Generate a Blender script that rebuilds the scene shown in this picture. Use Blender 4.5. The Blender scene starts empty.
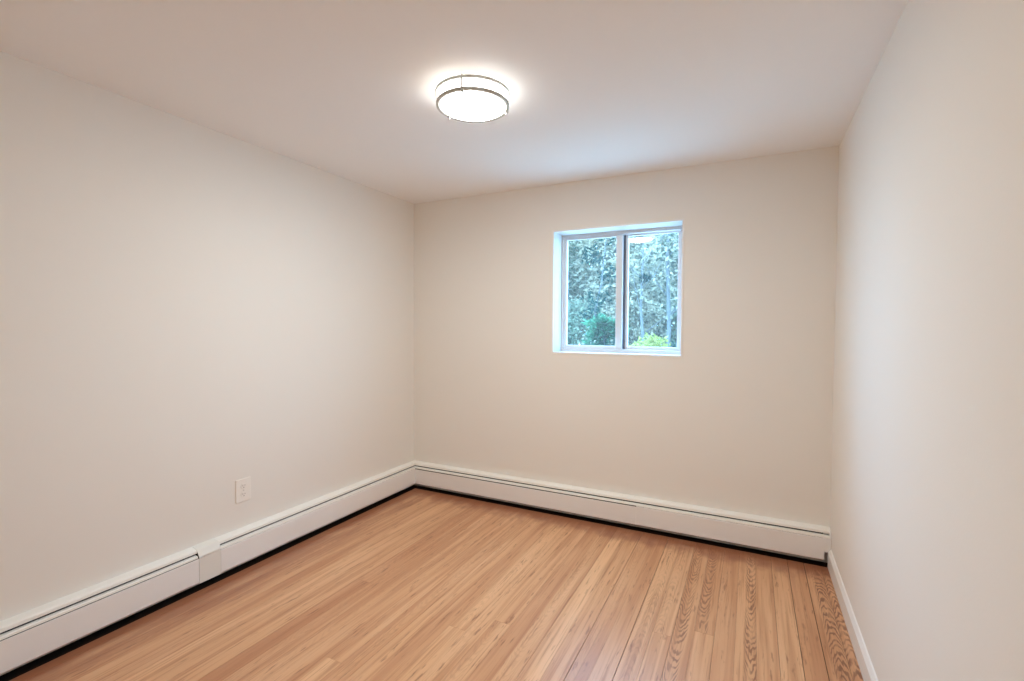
import bpy, math, random
from mathutils import Vector, Matrix

scene = bpy.context.scene
col = scene.collection
random.seed(7)
PI = math.pi

# ------------------------------------------------------------------ camera
W, H = 3.002, 2.40                      # room width and height (metres)
yaw, pitch, roll = 0.46320, -0.02725, 0.00559
f = Vector((-math.sin(yaw)*math.cos(pitch), math.cos(yaw)*math.cos(pitch), math.sin(pitch)))
r = Vector((math.cos(yaw), math.sin(yaw), 0.0))
u = r.cross(f)
r2 = r*math.cos(roll) + u*math.sin(roll)
u2 = -r*math.sin(roll) + u*math.cos(roll)
cam_data = bpy.data.cameras.new('camera')
cam_data.sensor_width = 36.0
cam_data.lens = 479.77*36.0/1024.0
cam_data.clip_start = 0.02
cam = bpy.data.objects.new('camera', cam_data)
col.objects.link(cam)
M = Matrix((r2, u2, -f)).transposed().to_4x4()
M.translation = Vector((2.5767, -3.2871, 1.3582))
cam.matrix_world = M
scene.camera = cam

# ------------------------------------------------------------------ view
scene.view_settings.view_transform = 'Standard'
scene.view_settings.look = 'None'
scene.view_settings.exposure = 0.05
scene.view_settings.gamma = 1.0
scene.view_settings.use_curve_mapping = False
scene.cycles.use_denoising = True
scene.cycles.max_bounces = 14
scene.cycles.diffuse_bounces = 10
scene.cycles.glossy_bounces = 4
scene.cycles.transparent_max_bounces = 16
scene.cycles.sample_clamp_indirect = 6.0

LAMP = 132.0                            # glowing lens
LAMP_SIDE = 10.0                         # dimmer drum side
LAMP_COL = (0.95, 0.98, 0.95, 1)

# ------------------------------------------------------------------ world: bright overcast sky
world = bpy.data.worlds.new('overcast_sky')
scene.world = world
world.use_nodes = True
nt = world.node_tree
bg = nt.nodes['Background']
tc = nt.nodes.new('ShaderNodeTexCoord')
sp = nt.nodes.new('ShaderNodeSeparateXYZ')
rp = nt.nodes.new('ShaderNodeValToRGB')
nt.links.new(tc.outputs['Generated'], sp.inputs[0])
nt.links.new(sp.outputs['Z'], rp.inputs[0])
nt.links.new(rp.outputs[0], bg.inputs['Color'])
rp.color_ramp.elements[0].position = 0.0
rp.color_ramp.elements[0].color = (0.125, 0.25, 0.40, 1)
rp.color_ramp.elements[1].position = 0.55
rp.color_ramp.elements[1].color = (0.22, 0.47, 0.80, 1)
# the clearer, brighter part of the sky lies to the left of the yard
mr = nt.nodes.new('ShaderNodeMapRange')
mr.inputs[1].default_value = 0.1; mr.inputs[2].default_value = -0.8
mr.inputs[3].default_value = 24.0; mr.inputs[4].default_value = 37.0
nt.links.new(sp.outputs['X'], mr.inputs[0])
nt.links.new(mr.outputs[0], bg.inputs['Strength'])

pl = bpy.data.lights.new('sky_portal', 'AREA')
pl.shape = 'RECTANGLE'; pl.size = 0.88; pl.size_y = 0.86
pl.cycles.is_portal = True
po = bpy.data.objects.new('sky_portal', pl)
po.location = (1.7185, 0.245, 1.618); po.rotation_euler = (-PI/2, 0, 0)      # faces into the room
col.objects.link(po)

# ------------------------------------------------------------------ node helpers
def new_mat(name):
    m = bpy.data.materials.new(name); m.use_nodes = True
    n = m.node_tree; b = n.nodes['Principled BSDF']
    return m, n, b

def plain(name, c, rough=0.5, metal=0.0, bump=0.0, bscale=60.0, var=0.0, vscale=3.0, spec=0.5):
    m, n, b = new_mat(name)
    b.inputs['Base Color'].default_value = (*c, 1)
    b.inputs['Roughness'].default_value = rough
    b.inputs['Metallic'].default_value = metal
    b.inputs['Specular IOR Level'].default_value = spec
    t = n.nodes.new('ShaderNodeTexCoord')
    if bump:
        no = n.nodes.new('ShaderNodeTexNoise'); no.inputs['Scale'].default_value = bscale
        no.inputs['Detail'].default_value = 4
        n.links.new(t.outputs['Object'], no.inputs['Vector'])
        bp = n.nodes.new('ShaderNodeBump'); bp.inputs['Strength'].default_value = bump
        bp.inputs['Distance'].default_value = 0.002
        n.links.new(no.outputs['Fac'], bp.inputs['Height'])
        n.links.new(bp.outputs['Normal'], b.inputs['Normal'])
    if var:
        no = n.nodes.new('ShaderNodeTexNoise'); no.inputs['Scale'].default_value = vscale
        n.links.new(t.outputs['Object'], no.inputs['Vector'])
        mx = n.nodes.new('ShaderNodeMix'); mx.data_type = 'RGBA'
        mx.inputs[6].default_value = (*[x*(1-var) for x in c], 1)
        mx.inputs[7].default_value = (*[min(1, x*(1+var)) for x in c], 1)
        n.links.new(no.outputs['Fac'], mx.inputs[0])
        n.links.new(mx.outputs[2], b.inputs['Base Color'])
    return m

class G:                                   # small expression builder over math nodes
    def __init__(s, n): s.n = n
    def m(s, op, a, b=None, c=None, clamp=False):
        x = s.n.nodes.new('ShaderNodeMath'); x.operation = op; x.use_clamp = clamp
        for i, v in enumerate((a, b, c)):
            if v is None: continue
            if isinstance(v, (int, float)): x.inputs[i].default_value = v
            else: s.n.links.new(v, x.inputs[i])
        return x.outputs[0]
    def vec(s, x, y, z):
        v = s.n.nodes.new('ShaderNodeCombineXYZ')
        for i, q in enumerate((x, y, z)):
            if isinstance(q, (int, float)): v.inputs[i].default_value = q
            else: s.n.links.new(q, v.inputs[i])
        return v.outputs[0]
    def noise(s, v, scale, detail=3, rough=0.5):
        x = s.n.nodes.new('ShaderNodeTexNoise')
        x.inputs['Scale'].default_value = scale; x.inputs['Detail'].default_value = detail
        x.inputs['Roughness'].default_value = rough
        s.n.links.new(v, x.inputs['Vector']); return x.outputs['Fac']
    def smooth(s, v, a, b, lo=0.0, hi=1.0):
        x = s.n.nodes.new('ShaderNodeMapRange'); x.interpolation_type = 'SMOOTHSTEP'
        for i, q in enumerate((v, a, b, lo, hi)):
            if isinstance(q, (int, float)): x.inputs[i].default_value = q
            else: s.n.links.new(q, x.inputs[i])
        return x.outputs[0]
    def mix(s, fac, a, b, mode='MIX'):
        x = s.n.nodes.new('ShaderNodeMix'); x.data_type = 'RGBA'; x.blend_type = mode
        for i, q in ((0, fac), (6, a), (7, b)):
            if isinstance(q, (int, float)): x.inputs[i].default_value = q
            elif isinstance(q, tuple): x.inputs[i].default_value = (*q, 1)
            else: s.n.links.new(q, x.inputs[i])
        return x.outputs[2]
    def attr(s, name):
        a = s.n.nodes.new('ShaderNodeAttribute'); a.attribute_name = name; return a.outputs['Fac']

# ------------------------------------------------------------------ materials
M_wall = plain('cream_wall_paint', (0.845, 0.81, 0.755), 0.62, bump=0.12, bscale=180, spec=0.3)
M_ceil = plain('ceiling_paint', (0.92, 0.915, 0.905), 0.8, bump=0.35, bscale=22, spec=0.2)
M_trim = plain('white_trim_paint', (0.88, 0.855, 0.82), 0.35)
M_heat = plain('off_white_heater_enamel', (0.90, 0.875, 0.82), 0.38, var=0.02, vscale=5)
M_heatface = plain('grey_white_heater_panel', (0.89, 0.87, 0.845), 0.42, var=0.02, vscale=4)
M_splice = plain('splice_plate_enamel', (0.83, 0.81, 0.75), 0.45)
M_dark = plain('dark_heater_interior', (0.012, 0.009, 0.007), 0.9, spec=0.1)
M_fin = plain('dull_fin_metal', (0.03, 0.025, 0.022), 0.7, metal=0.3)
M_sub = plain('dark_unsanded_floor', (0.02, 0.011, 0.006), 0.9, var=0.3, vscale=12, spec=0.1)
M_vinyl = plain('white_vinyl', (0.74, 0.735, 0.745), 0.35)
M_reveal = plain('white_reveal_paint', (0.66, 0.655, 0.65), 0.5)
M_interlock_shade = plain('interlock_shade', (0.10, 0.11, 0.13), 0.6)  # shadow at the sash interlock, put into the colour
M_nickel = plain('brushed_nickel', (0.50, 0.495, 0.47), 0.5, metal=0.5)
M_plate = plain('white_outlet_plastic', (0.90, 0.86, 0.80), 0.35)
M_slot = plain('outlet_slot', (0.20, 0.16, 0.13), 0.7)
M_screw = plain('screw_metal', (0.6, 0.57, 0.53), 0.4, metal=0.6)
M_ground = plain('pale_leaf_litter_ground', (0.58, 0.51, 0.43), 0.95, var=0.15, vscale=1.5)
M_siding = plain('exterior_siding', (0.6, 0.58, 0.55), 0.7, var=0.05)

def floor_mat():
    m, n, b = new_mat('heart_pine_boards')
    g = G(n)
    t = n.nodes.new('ShaderNodeTexCoord'); s = n.nodes.new('ShaderNodeSeparateXYZ')
    n.links.new(t.outputs['Object'], s.inputs[0])
    X, Y = s.outputs['X'], s.outputs['Y']
    tone, seed, cath, ux, dirn = (g.attr(k) for k in ('tone', 'seed', 'cathedral', 'centre', 'arch'))
    off = g.m('MULTIPLY', seed, 37.0)
    uu = g.m('SUBTRACT', X, ux)                                   # metres from the heart of the board's figure
    # base tone of each board
    c = g.mix(tone, (0.50, 0.225, 0.105), (0.80, 0.475, 0.255))
    drift = g.noise(g.vec(off, g.m('MULTIPLY', Y, 1.1), g.m('MULTIPLY', X, 9.0)), 1.0, 2)
    c = g.mix(g.smooth(drift, 0.4, 0.7, 0.0, 0.3), c, (0.82, 0.50, 0.29))
    # broad soft bands along the board
    v1 = g.vec(g.m('ADD', g.m('MULTIPLY', X, 30.0), off), g.m('MULTIPLY', Y, 0.9), off)
    n1 = g.noise(v1, 1.0, 2, 0.5)
    c = g.mix(g.smooth(n1, 0.42, 0.66, 0.0, 0.52), c, (0.44, 0.185, 0.082))
    # fine straight grain
    v2 = g.vec(g.m('ADD', g.m('MULTIPLY', X, 120.0), off), g.m('ADD', g.m('MULTIPLY', Y, 2.6), off), off)
    n2 = g.noise(v2, 1.0, 4, 0.6)
    c = g.mix(g.smooth(n2, 0.50, 0.72, 0.0, 0.55), c, (0.36, 0.145, 0.06))
    # short dark flecks
    v3 = g.vec(g.m('ADD', g.m('MULTIPLY', X, 62.0), off), g.m('ADD', g.m('MULTIPLY', Y, 7.0), off), off)
    n3 = g.noise(v3, 1.0, 3, 0.6)
    c = g.mix(g.smooth(n3, 0.60, 0.72, 0.0, 0.7), c, (0.25, 0.095, 0.04))
    # cathedral figure: stacked arches
    wob = g.noise(g.vec(g.m('MULTIPLY', X, 30.0), g.m('ADD', g.m('MULTIPLY', Y, 6.0), off), off), 1.0, 3, 0.5)
    ph = g.m('ADD', g.m('MULTIPLY', g.m('MULTIPLY', Y, dirn), 118.0),
             g.m('ADD', g.m('MULTIPLY', g.m('MULTIPLY', uu, uu), 15000.0), g.m('MULTIPLY', wob, 26.0)))
    patch = g.noise(g.vec(g.m('MULTIPLY', X, 40.0), g.m('MULTIPLY', Y, 5.0), g.m('ADD', off, 3.0)), 1.0, 3)
    ring = g.m('MULTIPLY', g.smooth(g.m('SINE', ph), -0.2, 0.8), g.smooth(patch, 0.34, 0.58, 0.25, 1.0))
    halfw = g.m('ADD', 0.010, g.m('MULTIPLY', g.noise(g.vec(off, g.m('MULTIPLY', Y, 3.5), off), 1.0, 2), 0.034))
    inside = g.smooth(g.m('DIVIDE', g.m('ABSOLUTE', uu), halfw), 0.75, 1.15, 1.0, 0.0)
    fig = g.m('MULTIPLY', g.m('MULTIPLY', ring, inside), cath)
    c = g.mix(g.m('MULTIPLY', fig, 0.9), c, (0.22, 0.085, 0.04))
    # old darker finish along the walls from edge sanding, heater shade painted in
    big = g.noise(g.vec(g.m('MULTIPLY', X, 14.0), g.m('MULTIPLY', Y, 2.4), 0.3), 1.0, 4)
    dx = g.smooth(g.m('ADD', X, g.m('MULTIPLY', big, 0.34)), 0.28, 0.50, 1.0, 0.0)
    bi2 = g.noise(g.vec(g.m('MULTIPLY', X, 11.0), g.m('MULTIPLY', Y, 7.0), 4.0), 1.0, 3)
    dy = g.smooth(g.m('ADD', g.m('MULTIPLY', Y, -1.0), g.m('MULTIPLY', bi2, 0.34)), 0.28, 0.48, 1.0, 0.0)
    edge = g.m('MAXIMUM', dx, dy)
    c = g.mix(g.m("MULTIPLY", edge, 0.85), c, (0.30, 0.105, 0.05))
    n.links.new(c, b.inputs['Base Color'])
    b.inputs['Roughness'].default_value = 0.34
    b.inputs['Specular IOR Level'].default_value = 0.5
    rr = g.smooth(n2, 0.3, 0.8, 0.30, 0.42)
    n.links.new(rr, b.inputs['Roughness'])
    bp = n.nodes.new('ShaderNodeBump'); bp.inputs['Strength'].default_value = 0.15; bp.inputs['Distance'].default_value = 0.001
    n.links.new(n2, bp.inputs['Height']); n.links.new(bp.outputs['Normal'], b.inputs['Normal'])
    return m
M_floor = floor_mat()

def diffuser_mat(name, power):
    m, n, b = new_mat(name)
    b.inputs['Base Color'].default_value = (0.9, 0.9, 0.88, 1)
    b.inputs['Emission Color'].default_value = LAMP_COL
    b.inputs['Emission Strength'].default_value = power
    return m
M_diff = diffuser_mat('lit_frosted_lens', LAMP)
M_side = diffuser_mat('lit_frosted_side', LAMP_SIDE)
M_side.node_tree.nodes['Principled BSDF'].inputs['Emission Color'].default_value = (0.98, 0.98, 0.95, 1)

def glass_mat():
    m = bpy.data.materials.new('window_glass'); m.use_nodes = True
    n = m.node_tree; n.nodes.clear()
    o = n.nodes.new('ShaderNodeOutputMaterial')
    tp = n.nodes.new('ShaderNodeBsdfTransparent'); tp.inputs[0].default_value = (0.92, 0.96, 0.96, 1)
    veil = n.nodes.new('ShaderNodeBsdfTranslucent'); veil.inputs[0].default_value = (0.9, 0.9, 0.86, 1)      # outdoor haze painted into the glass
    tr = n.nodes.new('ShaderNodeMixShader'); tr.inputs[0].default_value = 0.014
    n.links.new(tp.outputs[0], tr.inputs[1]); n.links.new(veil.outputs[0], tr.inputs[2])
    gl = n.nodes.new('ShaderNodeBsdfGlossy'); gl.inputs['Roughness'].default_value = 0.01
    fr = n.nodes.new('ShaderNodeFresnel'); fr.inputs['IOR'].default_value = 1.5
    # seen from behind (inside the glass) the ratio is inverted, so both faces reflect alike
    ge = n.nodes.new('ShaderNodeNewGeometry'); g = G(n)
    n.links.new(g.m('SUBTRACT', 1.5, g.m('MULTIPLY', ge.outputs['Backfacing'], 1.5-1/1.5)), fr.inputs['IOR'])
    mx = n.nodes.new('ShaderNodeMixShader')
    n.links.new(fr.outputs[0], mx.inputs[0]); n.links.new(tr.outputs[0], mx.inputs[1]); n.links.new(gl.outputs[0], mx.inputs[2])
    n.links.new(mx.outputs[0], o.inputs[0])
    return m
M_glass = glass_mat()

def leaf_mat(name, c1, c2):
    m = bpy.data.materials.new(name); m.use_nodes = True
    n = m.node_tree; n.nodes.clear(); g = G(n)
    o = n.nodes.new('ShaderNodeOutputMaterial')
    t = n.nodes.new('ShaderNodeTexCoord')
    no = g.noise(t.outputs['Object'], 1.7, 4)
    no2 = g.noise(t.outputs['Object'], 14.0, 2)
    c = g.mix(g.smooth(g.m('ADD', g.m('MULTIPLY', no, 0.6), g.m('MULTIPLY', no2, 0.4)), 0.35, 0.65), c1, c2)
    d = n.nodes.new('ShaderNodeBsdfDiffuse'); tl = n.nodes.new('ShaderNodeBsdfTranslucent')
    n.links.new(c, d.inputs[0]); n.links.new(c, tl.inputs[0])
    mx = n.nodes.new('ShaderNodeMixShader'); mx.inputs[0].default_value = 0.45
    n.links.new(d.outputs[0], mx.inputs[1]); n.links.new(tl.outputs[0], mx.inputs[2])
    n.links.new(mx.outputs[0], o.inputs[0])
    return m
M_leaf_pale = leaf_mat('pale_grey_green_leaves', (0.13, 0.125, 0.085), (0.46, 0.38, 0.26))
M_leaf_mid = leaf_mat('soft_green_leaves', (0.085, 0.13, 0.085), (0.30, 0.30, 0.20))
M_leaf_dark = leaf_mat('dark_green_leaves', (0.004, 0.030, 0.014), (0.09, 0.23, 0.12))
M_leaf_yel = leaf_mat('yellow_green_leaves', (0.16, 0.17, 0.035), (0.36, 0.32, 0.10))
M_leaf_teal = leaf_mat('deep_green_leaves', (0.005, 0.022, 0.016), (0.024, 0.055, 0.044))
M_bark = plain('grey_bark', (0.035, 0.036, 0.036), 0.95, var=0.3, vscale=8)
M_bark_pale = plain('pale_bark', (0.085, 0.08, 0.075), 0.95, var=0.25, vscale=8)

# ------------------------------------------------------------------ mesh helpers
class MB:
    def __init__(s): s.v = []; s.f = []; s.mi = []; s.sm = []
    def face(s, idx, mi=0, smooth=False): s.f.append(tuple(idx)); s.mi.append(mi); s.sm.append(smooth)
    def box(s, x0, y0, z0, x1, y1, z1, mi=0):
        k = len(s.v)
        s.v += [(x, y, z) for z in (z0, z1) for (x, y) in ((x0, y0), (x1, y0), (x1, y1), (x0, y1))]
        for q in ((0, 3, 2, 1), (4, 5, 6, 7), (0, 1, 5, 4), (1, 2, 6, 5), (2, 3, 7, 6), (3, 0, 4, 7)):
            s.face([k+i for i in q], mi)
    def prism(s, ring0, ring1, mi=0):
        k = len(s.v); n = len(ring0)
        s.v += list(ring0) + list(ring1)
        for i in range(n):
            j = (i+1) % n; s.face((k+i, k+j, k+n+j, k+n+i), mi)
        s.face([k+i for i in range(n)][::-1], mi); s.face([k+n+i for i in range(n)], mi)
    def lathe(s, prof, n=64, c=(0, 0, 0), mi=0):
        k = len(s.v); m = len(prof)
        for i in range(n):
            a = 2*PI*i/n
            for (rr, z) in prof: s.v.append((c[0]+rr*math.cos(a), c[1]+rr*math.sin(a), c[2]+z))
        for i in range(n):
            j = (i+1) % n
            for q in range(m-1): s.face((k+i*m+q, k+j*m+q, k+j*m+q+1, k+i*m+q+1), mi, True)
        if prof[0][0] > 1e-6: pass
    def torus(s, R, rr, n=72, m=10, c=(0, 0, 0), flat=1.0):
        k = len(s.v)
        for i in range(n):
            a = 2*PI*i/n
            for j in range(m):
                b = 2*PI*j/m; q = R+rr*math.cos(b)
                s.v.append((c[0]+q*math.cos(a), c[1]+q*math.sin(a), c[2]+rr*flat*math.sin(b)))
        for i in range(n):
            for j in range(m):
                s.face((k+i*m+j, k+((i+1) % n)*m+j, k+((i+1) % n)*m+(j+1) % m, k+i*m+(j+1) % m), 0, True)
    def tube(s, pts, radii, n=8, mi=0):
        k = len(s.v); P = [Vector(p) for p in pts]
        for i, p in enumerate(P):
            d = (P[min(i+1, len(P)-1)]-P[max(i-1, 0)]).normalized()
            a = Vector((1, 0, 0)) if abs(d.x) < 0.8 else Vector((0, 1, 0))
            e1 = d.cross(a).normalized(); e2 = d.cross(e1)
            for j in range(n):
                t = 2*PI*j/n; s.v.append(tuple(p + (e1*math.cos(t)+e2*math.sin(t))*radii[i]))
        for i in range(len(P)-1):
            for j in range(n):
                s.face((k+i*n+j, k+i*n+(j+1) % n, k+(i+1)*n+(j+1) % n, k+(i+1)*n+j), mi, True)
        s.face([k+j for j in range(n)][::-1], mi); s.face([k+(len(P)-1)*n+j for j in range(n)], mi)
    def sphere(s, c, rr, n=14, m=8, sz=1.0):
        prof = [(rr*math.sin(PI*i/m), -rr*sz*math.cos(PI*i/m)) for i in range(m+1)]
        s.lathe(prof, n, c)
    def build(s, name, mats, parent=None, bevel=0.0, seg=2, fix=True):
        me = bpy.data.meshes.new(name); me.from_pydata(s.v, [], s.f)
        mats = mats if isinstance(mats, (list, tuple)) else [mats]
        for m in mats: me.materials.append(m)
        me.polygons.foreach_set('material_index', s.mi)
        me.polygons.foreach_set('use_smooth', s.sm)
        if fix:
            import bmesh
            bm = bmesh.new(); bm.from_mesh(me); bmesh.ops.remove_doubles(bm, verts=bm.verts, dist=1e-6)
            bmesh.ops.recalc_face_normals(bm, faces=bm.faces); bm.to_mesh(me); bm.free()
        me.update()
        o = bpy.data.objects.new(name, me); col.objects.link(o)
        if parent:
            o.parent = parent
            o.matrix_parent_inverse = Matrix.Translation(-parent.location)
        if bevel:
            b = o.modifiers.new('bevel', 'BEVEL'); b.width = bevel; b.segments = seg; b.limit_method = 'ANGLE'
        return o

def tag(o, label=None, cat=None, group=None, kind=None):
    if label: o['label'] = label
    if cat: o['category'] = cat
    if group: o['group'] = group
    if kind: o['kind'] = kind
    return o
def empty(name, loc, label=None, cat=None, group=None, kind=None):
    o = bpy.data.objects.new(name, None); o.empty_display_size = 0.1; o.location = loc
    col.objects.link(o); return tag(o, label, cat, group, kind)

# ------------------------------------------------------------------ room shell
YF = -4.05                                   # front wall, behind the camera
WX0, WX1, WZ0, WZ1 = 1.273, 2.164, 1.180, 2.056   # window opening
TH = 0.26                                    # thickness of the outer wall
b = MB(); b.box(-0.12, YF-TH, 0, 0, TH, H)
tag(b.build('wall_left', M_wall), 'plain cream wall on the left with the electrical outlet', 'wall', kind='structure')
b = MB(); b.box(W, YF-TH, 0, W+0.12, TH, H)
tag(b.build('wall_right', M_wall), 'plain cream wall on the right with daylight falling across it', 'wall', kind='structure')
def pierced_wall(xs, zs, y0, y1):
    """a wall across the room with one opening; inner face, outer face and reveals have their own material"""
    b = MB()
    for y in (y0, y1):
        for z in zs:
            for x in xs: b.v.append((x, y, z))
    def vi(s, j, i): return s*16+j*4+i
    for j in range(3):
        for i in range(3):
            if i == 1 and j == 1: continue
            b.face((vi(0, j, i), vi(0, j, i+1), vi(0, j+1, i+1), vi(0, j+1, i)))
            b.face((vi(1, j, i), vi(1, j+1, i), vi(1, j+1, i+1), vi(1, j, i+1)), 1)
    for (j0, i0, j1, i1) in ((1, 1, 1, 2), (1, 2, 2, 2), (2, 2, 2, 1), (2, 1, 1, 1)):
        b.face((vi(0, j0, i0), vi(0, j1, i1), vi(1, j1, i1), vi(1, j0, i0)), 2)
    for (j0, i0, j1, i1) in ((0, 0, 0, 3), (0, 3, 3, 3), (3, 3, 3, 0), (3, 0, 0, 0)):
        b.face((vi(0, j0, i0), vi(0, j1, i1), vi(1, j1, i1), vi(1, j0, i0)))
    return b
tag(pierced_wall((0, WX0, WX1, W), (0, WZ0, WZ1, H), 0.0, TH).build('wall_back', [M_wall, M_siding, M_reveal]),
    'cream end wall with the small sliding window', 'wall', kind='structure')
b = MB(); b.box(0, YF-TH, 0, W, YF, H)
tag(b.build('wall_front', M_wall), 'plain cream wall behind the camera', 'wall', kind='structure')
b = MB(); b.box(-0.12, YF-TH, H, W+0.12, TH, H+0.1)
tag(b.build('ceiling', M_ceil), 'flat pale ceiling carrying the round light', 'ceiling', kind='structure')

# floor: individual strip boards in one mesh, over a dark old floor that shows under the heaters
def build_floor():
    b = MB(); data = []
    b.box(-0.12, YF-TH, -0.06, W+0.12, TH, -0.006, 1); data += [(0, 0, 0, 0, 1)]*6
    bw = 0.0833; x0 = 2.118-26*bw
    rnd = random.Random(21)
    WIDE = (24, 26, 34, 35)                          # joints that have opened up
    n = int((W-x0)/bw)+1
    for i in range(n):
        xa, xb = x0+i*bw, x0+(i+1)*bw
        if xb < 0.064: continue
        xa = max(xa, 0.064); xb = min(xb, W-0.0005)
        if xb-xa < 0.004: continue
        gl, gr = rnd.choice((0.0002, 0.0004, 0.0005, 0.0009)), rnd.choice((0.0002, 0.0004, 0.0004, 0.0007))
        if i in WIDE: gl = 0.0022
        y = YF-rnd.uniform(0, 2.4)
        mid = (xa+xb)/2
        while y < -0.064:
            L = rnd.uniform(3.0, 4.6); ye = min(y+L, -0.064)
            if -0.064-ye < 1.0 or rnd.random() < .5: ye = -0.064
            if xa <= 2.39 < xb: ye = -1.02 if y < -1.1 else -0.064
            ys = max(y, YF)
            if ye > ys+0.02:
                tone = min(1, max(0, rnd.gauss(0.52, 0.2))); seed = rnd.random(); cath = 0.0; cen = mid+rnd.uniform(-.012, .012)
                if rnd.random() < 0.3: cath = rnd.uniform(0.08, 0.2)
                dr = rnd.choice((1, -1))
                if ye > -0.5:
                    for (xm, st, tn, dd) in BOLD:
                        if xa <= xm < xb: cath, tone, cen, dr = st, tn, xm, dd
                b.box(xa+gl, ys, -0.012, xb-gr, ye-0.0005, 0.0, 0)
                data += [(tone, seed, cath, cen, dr)]*6
            y = ye
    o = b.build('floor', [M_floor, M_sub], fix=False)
    for k, nm in enumerate(('tone', 'seed', 'cathedral', 'centre', 'arch')):
        a = o.data.attributes.new(nm, 'FLOAT', 'FACE'); a.data.foreach_set('value', [d[k] for d in data])
    return o
BOLD = [(2.312, 0.85, 0.45, -1), (2.392, 0.8, 0.4, -1), (2.598, 0.9, 0.6, -1), (2.922, 1.0, 0.4, 1), (2.972, 1.0, 0.35, 1),
        (2.48, 0.0, 0.35, 1), (2.66, 0.0, 0.55, 1), (2.745, 0.0, 0.62, 1), (2.83, 0.0, 0.3, 1), (2.08, 0.0, 0.4, 1), (2.16, 0.25, 0.7, 1), (2.23, 0.2, 0.6, 1)]
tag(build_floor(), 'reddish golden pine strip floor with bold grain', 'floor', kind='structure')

# baseboard on the right wall, its top chamfered back to the wall
prof = [(0, 0.0), (0.015, 0.0), (0.015, 0.084), (0.011, 0.091), (0.005, 0.103), (0.0, 0.106)]
b = MB(); b.prism([(W-d, YF, z) for d, z in prof], [(W-d, -0.058, z) for d, z in prof])
tag(b.build('baseboard_right', M_trim), 'low white wooden baseboard along the right wall', 'baseboard', kind='structure')

# ------------------------------------------------------------------ window
# white bead round the opening
b = MB(); t = 0.012; e = 0.003
b.box(WX0-t, -e, WZ0-t, WX0, 0, WZ1+t); b.box(WX1, -e, WZ0-t, WX1+t, 0, WZ1+t)
b.box(WX0, -e, WZ0-t, WX1, 0, WZ0); b.box(WX0, -e, WZ1, WX1, 0, WZ1+t)
tag(b.build('trim_1', M_trim), 'thin white painted edge round the window opening', 'trim', kind='structure')
win = empty('window_1', ((WX0+WX1)/2, 0.2, WZ0), 'small white two-pane sliding window in the end wall', 'window', kind='structure')
def frame_ring(b, x0, x1, z0, z1, l, rr, bt, tp, y0, y1):
    b.box(x0, y0, z0, x0+l, y1, z1); b.box(x1-rr, y0, z0, x1, y1, z1)
    b.box(x0+l, y0, z0, x1-rr, y1, z0+bt); b.box(x0+l, y0, z1-tp, x1-rr, y1, z1)
b = MB(); frame_ring(b, WX0+.001, WX1-.001, WZ0+.001, WZ1-.001, 0.016, 0.022, 0.022, 0.022, 0.165, 0.245)
b.build('window_frame', M_vinyl, win, bevel=0.0025)
# inner sash at the left, outer sash at the right
b = MB(); frame_ring(b, WX0+.017, 1.735, WZ0+.023, WZ1-.023, 0.022, 0.047, 0.024, 0.013, 0.172, 0.200)
s1 = b.build('sash', M_vinyl, win, bevel=0.003)
b = MB(); b.box(WX0+.037, 0.187, WZ0+.045, 1.69, 0.190, WZ1-.034); b.build('pane', M_glass, s1)
b = MB(); frame_ring(b, 1.722, WX1-.023, WZ0+.023, WZ1-.023, 0.046, 0.030, 0.022, 0.010, 0.208, 0.236)
s2 = b.build('sash', M_vinyl, win, bevel=0.003)
b = MB(); b.box(1.766, 0.2205, WZ0+.043, WX1-.051, 0.2235, WZ1-.031)
b.v = [(x, y+(z-1.62)*.0105-(x-1.94)*.010, z) for x, y, z in b.v]      # the old sash no longer sits quite square
b.build('pane', M_glass, s2)
b = MB(); b.box(1.7355, 0.1985, WZ0+.026, 1.7505, 0.2078, WZ1-.026); b.build('interlock_shadow', M_interlock_shade, win)  # dark strip standing in for the shadow between the two sashes
b = MB(); b.box(1.728, 0.164, 1.60, 1.734, 0.1725, 1.64); b.build('latch', M_vinyl, s1, bevel=0.001)

# ------------------------------------------------------------------ baseboard heaters
HOOD = [(0.0005, 0.213), (0.040, 0.206), (0.046, 0.2005), (0.047, 0.188), (0.044, 0.188), (0.043, 0.199), (0.038, 0.203), (0.0005, 0.210)]
DAMP = [(0.040, 0.1795), (0.057, 0.1785), (0.0615, 0.175), (0.0625, 0.167), (0.0595, 0.167), (0.058, 0.173), (0.055, 0.1755), (0.040, 0.1765)]
DAMP2 = [(d, z-0.0022) if z == 0.167 else (d, z) for d, z in DAMP]
FACE = [(0.061, 0.1635), (0.065, 0.1635), (0.0655, 0.160), (0.0655, 0.042), (0.063, 0.0375), (0.048, 0.035), (0.048, 0.0365), (0.061, 0.0395)]
BACK = [(0.0005, 0.012), (0.004, 0.012), (0.004, 0.208), (0.0005, 0.208)]
def run(prof, side, a, c, mitre_a=False, mitre_c=False):
    """extrude a profile (distance from wall, height) along a wall; a mitred end is cut back by its own depth"""
    def P(d, z, s): return (d, s, z) if side == 'left' else (s, -d, z)
    ra, rc = [], []
    for d, z in prof:
        ra.append(P(d, z, a + (d+.0004 if mitre_a else 0)))
        rc.append(P(d, z, c - (d+.0004 if mitre_c else 0)))
    m = MB(); m.prism(ra, rc); return m
def fins(side, a, c):
    m = MB(); n = int((c-a)/0.02)
    for i in range(n):
        s = a+i*0.02
        if side == 'left': m.box(0.012, s, 0.075, 0.052, s+0.0015, 0.135)
        else: m.box(s, -0.052, 0.075, s+0.0015, -0.012, 0.135)
    if side == 'left': m.tube([(0.032, a-0.03, 0.105), (0.032, c+0.03, 0.105)], [0.011]*2, 12)
    else: m.tube([(a-0.03, -0.032, 0.105), (c+0.03, -0.032, 0.105)], [0.011]*2, 12)
    return m
YA = YF+0.01
S0, S1 = -1.830, -1.717                                            # the splice cover
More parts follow.
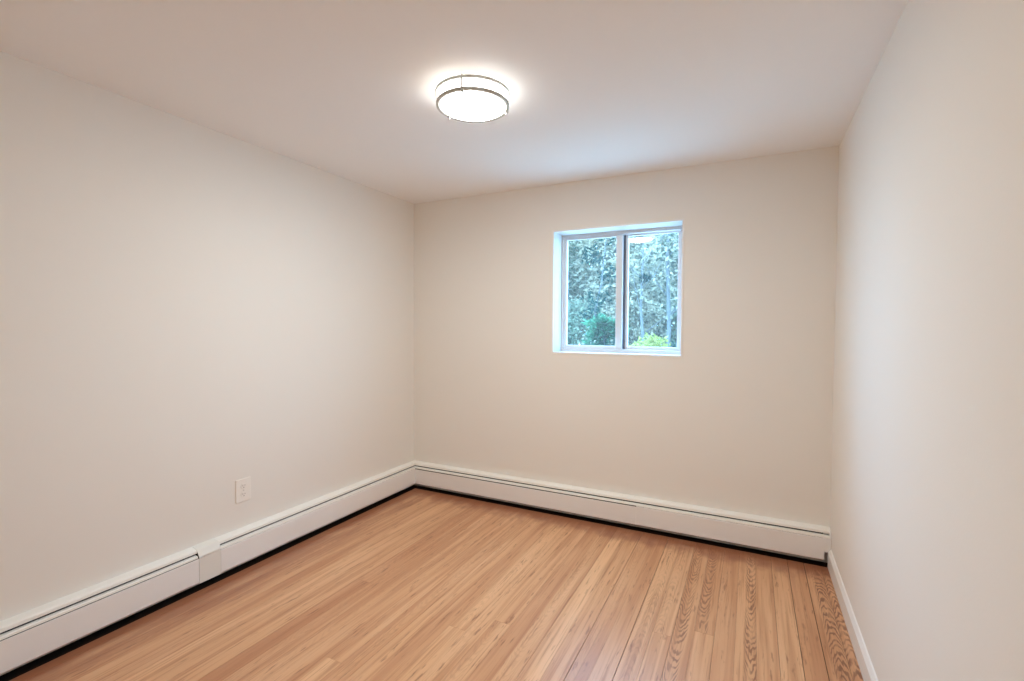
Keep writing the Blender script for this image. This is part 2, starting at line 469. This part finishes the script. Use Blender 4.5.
hl = empty('baseboard_heater', (0.03, -2.0, 0), 'long off-white metal baseboard heater with a splice cover, along the left wall below the outlet',
           'heater', 'baseboard heaters')
run(BACK, 'left', YA, -0.001, mitre_c=True).build('back_panel', M_dark, hl)
run(HOOD, 'left', YA, S0).build('hood', M_heat, hl); run(HOOD, 'left', S1, 0, mitre_c=True).build('hood', M_heat, hl)
run(DAMP, 'left', YA, S0-.004).build('damper', M_heat, hl); run(DAMP2, 'left', S1+.001, 0, mitre_c=True).build('damper', M_heat, hl)
run(FACE, 'left', YA, S0-.001).build('front_panel', M_heatface, hl); run(FACE, 'left', S1, 0, mitre_c=True).build('front_panel', M_heatface, hl)
fins('left', YA+.05, -0.15).build('fin_element', M_fin, hl)
cap = [(0.0003, 0.2145), (0.040, 0.2078), (0.047, 0.203), (0.0605, 0.184), (0.0665, 0.176), (0.0672, 0.168), (0.064, 0.168), (0.064, 0.174), (0.058, 0.181), (0.045, 0.2), (0.0003, 0.2135)]
run(cap, 'left', S0, S1).build('splice_cap', M_splice, hl)
sp_ = [(0.0625, 0.1655), (0.0650, 0.1655), (0.0650, 0.0345), (0.0625, 0.0345)]
tag(run(sp_, 'left', S0+.001, S1-.0005).build('splice_plate', M_splice, hl), 'slightly darker plain splice plate')

hb = empty('baseboard_heater', (1.5, -0.03, 0), 'off-white metal baseboard heater along the end wall under the window', 'heater', 'baseboard heaters')
XJ = 1.903; XE = 2.969
run(BACK, 'back', 0.001, XE, mitre_a=True).build('back_panel', M_dark, hb)
run(HOOD, 'back', 0, 2.9925, mitre_a=True).build('hood', M_heat, hb)
run(DAMP, 'back', 0, XJ, mitre_a=True).build('damper', M_heat, hb)
run(DAMP2, 'back', XJ+.0005, 2.9925).build('damper', M_heat, hb)
F2 = [(d, z-0.003) if z > .1 else (d, z) for d, z in FACE]
run(F2, 'back', 0, XJ-.0004, mitre_a=True).build('front_panel', M_heatface, hb)
run(FACE, 'back', XJ+.0004, XE).build('front_panel', M_heatface, hb)
fins('back', 0.15, 2.88).build('fin_element', M_fin, hb)
ec = [(0.0005, 0.2135), (0.040, 0.2066), (0.047, 0.201), (0.0625, 0.180), (0.0655, 0.164), (0.0655, 0.085), (0.0005, 0.085)]
m = run(ec, 'back', 2.993, 3.0005)
fp = [(0.0615, 0.1632), (0.0655, 0.1632), (0.0655, 0.085), (0.0615, 0.085)]
k = run(fp, 'back', XE, 2.9931); off = len(m.v)
m.v += k.v; m.f += [tuple(i+off for i in q) for q in k.f]; m.mi += k.mi; m.sm += k.sm
m.build('end_cap', M_heatface, hb)
b = MB(); b.tube([(2.90, -0.032, 0.105), (2.975, -0.032, 0.105)], [0.0105]*2, 10); b.build('pipe', M_fin, hb)

# ------------------------------------------------------------------ electrical outlet on the left wall
oy, oz = -1.547, 0.4245
out = empty('electrical_outlet', (0, oy, oz), 'white duplex electrical outlet low on the left wall above the heater', 'outlet')
b = MB(); b.box(0.0, oy-.045, oz-.066, 0.006, oy+.045, oz+.066); b.build('wall_plate', M_plate, out, bevel=0.003, seg=3)
for sgn in (1, -1):
    cz = oz+sgn*0.024
    m = MB(); ring = []
    for i in range(28):
        a = 2*PI*i/28; yy = 0.0172*math.cos(a); zz = max(-0.0135, min(0.0135, 0.0172*math.sin(a)))
        ring.append((yy, zz))
    m.prism([(0.0055, oy+y, cz+z) for y, z in ring], [(0.0085, oy+y, cz+z) for y, z in ring])
    rc = m.build('receptacle', M_plate, out)
    m = MB()
    for dy, hh in ((-0.0063, 0.0085), (0.0063, 0.0070)):
        m.box(0.0080, oy+dy-.0011, cz+.0005-hh/2+.003, 0.0088, oy+dy+.0011, cz+.0005+hh/2+.003)
    gr = [(0.0026*math.cos(2*PI*i/14), 0.0026*math.sin(2*PI*i/14)) for i in range(14)]
    m.prism([(0.0080, oy+y, cz-.0075+z) for y, z in gr], [(0.0088, oy+y, cz-.0075+z) for y, z in gr])
    m.build('slots', M_slot, rc)
m = MB(); gr = [(0.0032*math.cos(2*PI*i/16), 0.0032*math.sin(2*PI*i/16)) for i in range(16)]
m.prism([(0.0055, oy+y, oz+z) for y, z in gr], [(0.0072, oy+y, oz+z) for y, z in gr])
m.build('screw', M_screw, out)

# ------------------------------------------------------------------ ceiling light
LX, LY = 1.4524, -1.4381
lamp = empty('ceiling_light', (LX, LY, H), 'round flush ceiling light with two nickel rings round a glowing white drum', 'ceiling light')
b = MB(); b.lathe([(0.0, 0.0), (0.150, 0.0), (0.150, -0.006), (0.144, -0.008), (0.0, -0.008)], 64, (LX, LY, H)); b.build('ceiling_pan', M_nickel, lamp)
b = MB(); b.lathe([(0.146, -0.009), (0.1475, -0.02), (0.1475, -0.052), (0.146, -0.060), (0.142, -0.0665), (0.136, -0.0700), (0.130, -0.0715)], 72, (LX, LY, H), 0)
b.lathe([(0.130, -0.0715), (0.115, -0.0755), (0.07, -0.080), (0.0, -0.082)], 72, (LX, LY, H), 1)
b.build('diffuser', [M_side, M_diff], lamp)
def band(b, r0, r1, z0, z1):
    b.lathe([(r0, z0), (r1-.001, z0), (r1, z0+.001), (r1, z1-.001), (r1-.001, z1), (r0, z1), (r0, z0)], 84, (LX, LY, H))
b = MB(); band(b, 0.1560, 0.1650, -0.0190, -0.0060); b.build('ring', M_nickel, lamp)
b = MB(); band(b, 0.1478, 0.1612, -0.0670, -0.0535); b.build('ring', M_nickel, lamp)
for deg in (165, 45, -75):
    a = math.radians(deg); cx, cy = LX+0.156*math.cos(a), LY+0.156*math.sin(a)
    b = MB(); ca, sa = math.cos(a), math.sin(a)
    q = [(LX+rr*ca-tt*sa, LY+rr*sa+tt*ca) for rr, tt in ((0.1612, -.0035), (0.1652, -.0035), (0.1652, .0035), (0.1612, .0035))]
    b.prism([(x, y, H-.066) for x, y in q], [(x, y, H-.0005) for x, y in q]); b.build('strut', M_nickel, lamp)
    b = MB(); b.tube([(cx, cy, H-.060), (cx, cy, H-.068)], [0.002]*2, 10); b.sphere((cx, cy, H-.071), 0.0052); b.build('knob', M_nickel, lamp)

# ------------------------------------------------------------------ outside the window
GZ = -0.45
b = MB(); b.box(-60, -60, GZ-.2, 60, 90, GZ)
tag(b.build('ground', M_ground), 'pale leaf-strewn yard outside the window', 'ground', kind='structure')

def leaves(m, c, rad, n, size, rnd, squash=1.0, hollow=0.35, long=1.6):
    for _ in range(n):
        while True:
            p = Vector((rnd.uniform(-1, 1), rnd.uniform(-1, 1), rnd.uniform(-1, 1)))
            if hollow < p.length < 1: break
        q = Vector((c[0]+p.x*rad, c[1]+p.y*rad, c[2]+p.z*rad*squash))
        if q.z < GZ+.05: continue
        a = Vector((rnd.gauss(0, 1), rnd.gauss(0, 1), rnd.gauss(0, .7))).normalized()
        bb = a.cross(Vector((rnd.gauss(0, 1), rnd.gauss(0, 1), rnd.gauss(0, 1)))).normalized()
        s = size*rnd.uniform(.6, 1.3); k = len(m.v)
        nrm = a.cross(bb)*s*.18
        m.v += [tuple(q), tuple(q+a*s*.5*long*.5+bb*s*.38+nrm), tuple(q+a*s*long), tuple(q+a*s*.5*long*.5-bb*s*.38+nrm)]
        m.face((k, k+1, k+2)); m.face((k, k+2, k+3))

def branchy(m, base, top, r0, rnd, nb=7, spread=1.4, low=0.32, lean=0.15):
    """a tapering trunk with forking limbs; returns limb ends"""
    base, top = Vector(base), Vector(top); n = 7; pts = []; rad = []
    for i in range(n+1):
        t = i/n; p = base.lerp(top, t)
        if 0 < i < n: p += Vector((rnd.uniform(-1, 1), rnd.uniform(-1, 1), 0))*lean*.3
        pts.append(p); rad.append(r0*(1-.78*t))
    m.tube(pts, rad, 9)
    ends = []
    L = (top-base).length
    for b_ in range(nb):
        t = low+(.94-low)*b_/nb+rnd.uniform(0, .05); i = min(int(t*n), n-1); p = pts[i].lerp(pts[i+1], t*n-i)
        ang = b_*2.4+rnd.uniform(-.4, .4)
        d = Vector((math.cos(ang), math.sin(ang), rnd.uniform(.6, 1.1))).normalized(); l = spread*(1.15-.6*t)
        q1 = p+d*l*.5+Vector((0, 0, .05)); q2 = p+d*l+Vector((0, 0, .25*l))
        m.tube([p, q1, q2], [r0*.34*(1-.5*t), r0*.2*(1-.5*t), r0*.05], 6)
        ends += [q1, q2]
        for s in (-1, 1):
            e = q1+(d+Vector((-d.y, d.x, .3))*s*.8).normalized()*l*.45
            m.tube([q1, (q1+e)/2+Vector((0, 0, .03)), e], [r0*.15*(1-.5*t), r0*.09, r0*.03], 5); ends.append(e)
    ends.append(top)
    return ends

def tree(x, y, h, r0, nleaf, lsize, mat, bark, label, seed, group='trees outside the window', spread=None, blob=.75, lean=(0, 0), nb=8, low=.32):
    rnd = random.Random(seed)
    root = empty('tree', (x, y, GZ), label, 'tree', group)
    m = MB(); ends = branchy(m, (x, y, GZ-.05), (x+lean[0], y+lean[1], GZ+h), r0, rnd, nb, spread or h*.28, low=low)
    m.build('trunk', bark, root, fix=False)
    if nleaf:
        m = MB()
        for e in ends: leaves(m, e, blob*rnd.uniform(.7, 1.2), nleaf//len(ends), lsize, rnd, .8, .1)
        m.build('foliage', mat, root, fix=False)
    return root

def bush(x, y, rad, h, n, size, mat, label, seed, name='shrub', group='shrubs outside the window', long=1.6):
    rnd = random.Random(seed)
    root = empty(name, (x, y, GZ), label, 'shrub', group)
    m = MB(); tips = []
    for i in range(9):
        a = i*2.4; d = Vector((math.cos(a)*rad*.65*rnd.uniform(.3, 1), math.sin(a)*rad*.65*rnd.uniform(.3, 1), h*rnd.uniform(.6, .9)))
        p0 = Vector((x, y, GZ-.03)); m.tube([p0, p0+Vector((d.x*.3, d.y*.3, d.z*.5)), p0+d], [.022, .014, .006], 6); tips.append(p0+d)
    m.build('stem', M_bark, root, fix=False)
    m = MB(); k = len(tips)
    for t in tips:
        leaves(m, t, rad*.5, n//(2*k), size, rnd, .7, 0, long)
        leaves(m, (t.x*.6+x*.4, t.y*.6+y*.4, GZ+(t.z-GZ)*.55), rad*.55, n//(2*k), size, rnd, .9, 0, long)
    m.build('foliage', mat, root, fix=False)
    return root

# near shrubs whose tops show at the foot of the panes
bush(1.22, 3.5, 0.46, 1.84, 2600, 0.05, M_leaf_yel, 'low yellow-green shrub at the foot of the right window pane', 3)
bush(0.42, 4.5, 0.36, 2.15, 2600, 0.065, M_leaf_dark, 'bright deep green shrub low in the left window pane beside the centre stile', 5, long=2.2)
bush(1.62, 4.9, 0.30, 1.70, 1500, 0.06, M_leaf_teal, 'dark green shrub at the lower right corner of the right window pane', 8)
bush(-0.62, 5.2, 0.50, 1.35, 1800, 0.06, M_leaf_mid, 'pale green low shrub at the lower left corner of the left window pane', 9)
# trees beyond
tree(0.72, 9.0, 6.5, 0.065, 900, 0.10, M_leaf_pale, M_bark_pale, 'slim straight grey trunk at the right side of the right pane', 11, spread=1.3, blob=.55)
tree(0.36, 8.0, 5.2, 0.042, 400, 0.08, M_leaf_pale, M_bark_pale, 'thin forked tree with a dark clump in the middle of the right window pane', 12, spread=1.5, blob=.5, lean=(-.1, 0), nb=10)
fork = [o for o in bpy.data.objects if o.type == 'EMPTY' and 'forked' in str(o.get('label', ''))][0]
m = MB(); leaves(m, (0.36, 7.9, 2.5), 0.085, 420, 0.05, random.Random(4), .9, 0); m.build('twig_clump', M_leaf_teal, fork, fix=False)
tree(-0.25, 5.4, 3.75, 0.025, 420, 0.07, M_leaf_teal, M_bark_pale, 'slender tree with a dark leafy top at the upper part of the left pane', 13, spread=.5, blob=.2, lean=(.45, 0), nb=6)
spec = [(-3.6, 11.0, 'pale leafy tree behind the left side of the left window pane'),
        (-2.1, 13.0, 'tall pale tree seen through the middle of the left window pane'),
        (-1.0, 10.5, 'pale loose tree just left of the centre stile of the window'),
        (0.1, 15.0, 'tall pale tree just right of the centre stile of the window'),
        (1.5, 13.5, 'pale tree behind the slim straight trunk in the right pane'),
        (-5.6, 17.0, 'far pale tree beyond the left edge of the left pane'),
        (-3.4, 19.0, 'far pale tree between the trees of the left pane'),
        (-1.2, 21.0, 'farthest pale tree behind the centre stile of the window'),
        (1.0, 22.0, 'farthest pale tree behind the forked tree of the right pane'),
        (3.4, 17.0, 'far pale tree beyond the right edge of the right pane'),
        (-7.6, 22.0, 'far pale tree at the outer left of the yard'),
        (4.0, 12.0, 'pale tree at the outer right of the yard')]
for i, (x, y, lb) in enumerate(spec):
    h = 1.9+.25*(y+3.3)
    tree(x, y, h, 0.09+.004*y, 7000, 0.085+.003*y, M_leaf_pale if i % 3 else M_leaf_mid, M_bark_pale, lb, 30+i, blob=.9, nb=11, low=.12)
und = [(-3.4, 8.5, 'pale bushy undergrowth left in the yard'), (-1.9, 9.0, 'pale bush below the tall tree of the left pane'),
       (-0.4, 9.6, 'pale bush below the centre stile of the window'), (0.9, 10.4, 'pale bush behind the foot of the slim straight trunk'),
       (2.2, 9.5, 'pale bush at the right edge of the yard')]
for i, (x, y, lb) in enumerate(und):
    bush(x, y, 1.1, 2.7, 6000, 0.075, M_leaf_mid if i % 2 else M_leaf_pale, lb, 60+i)
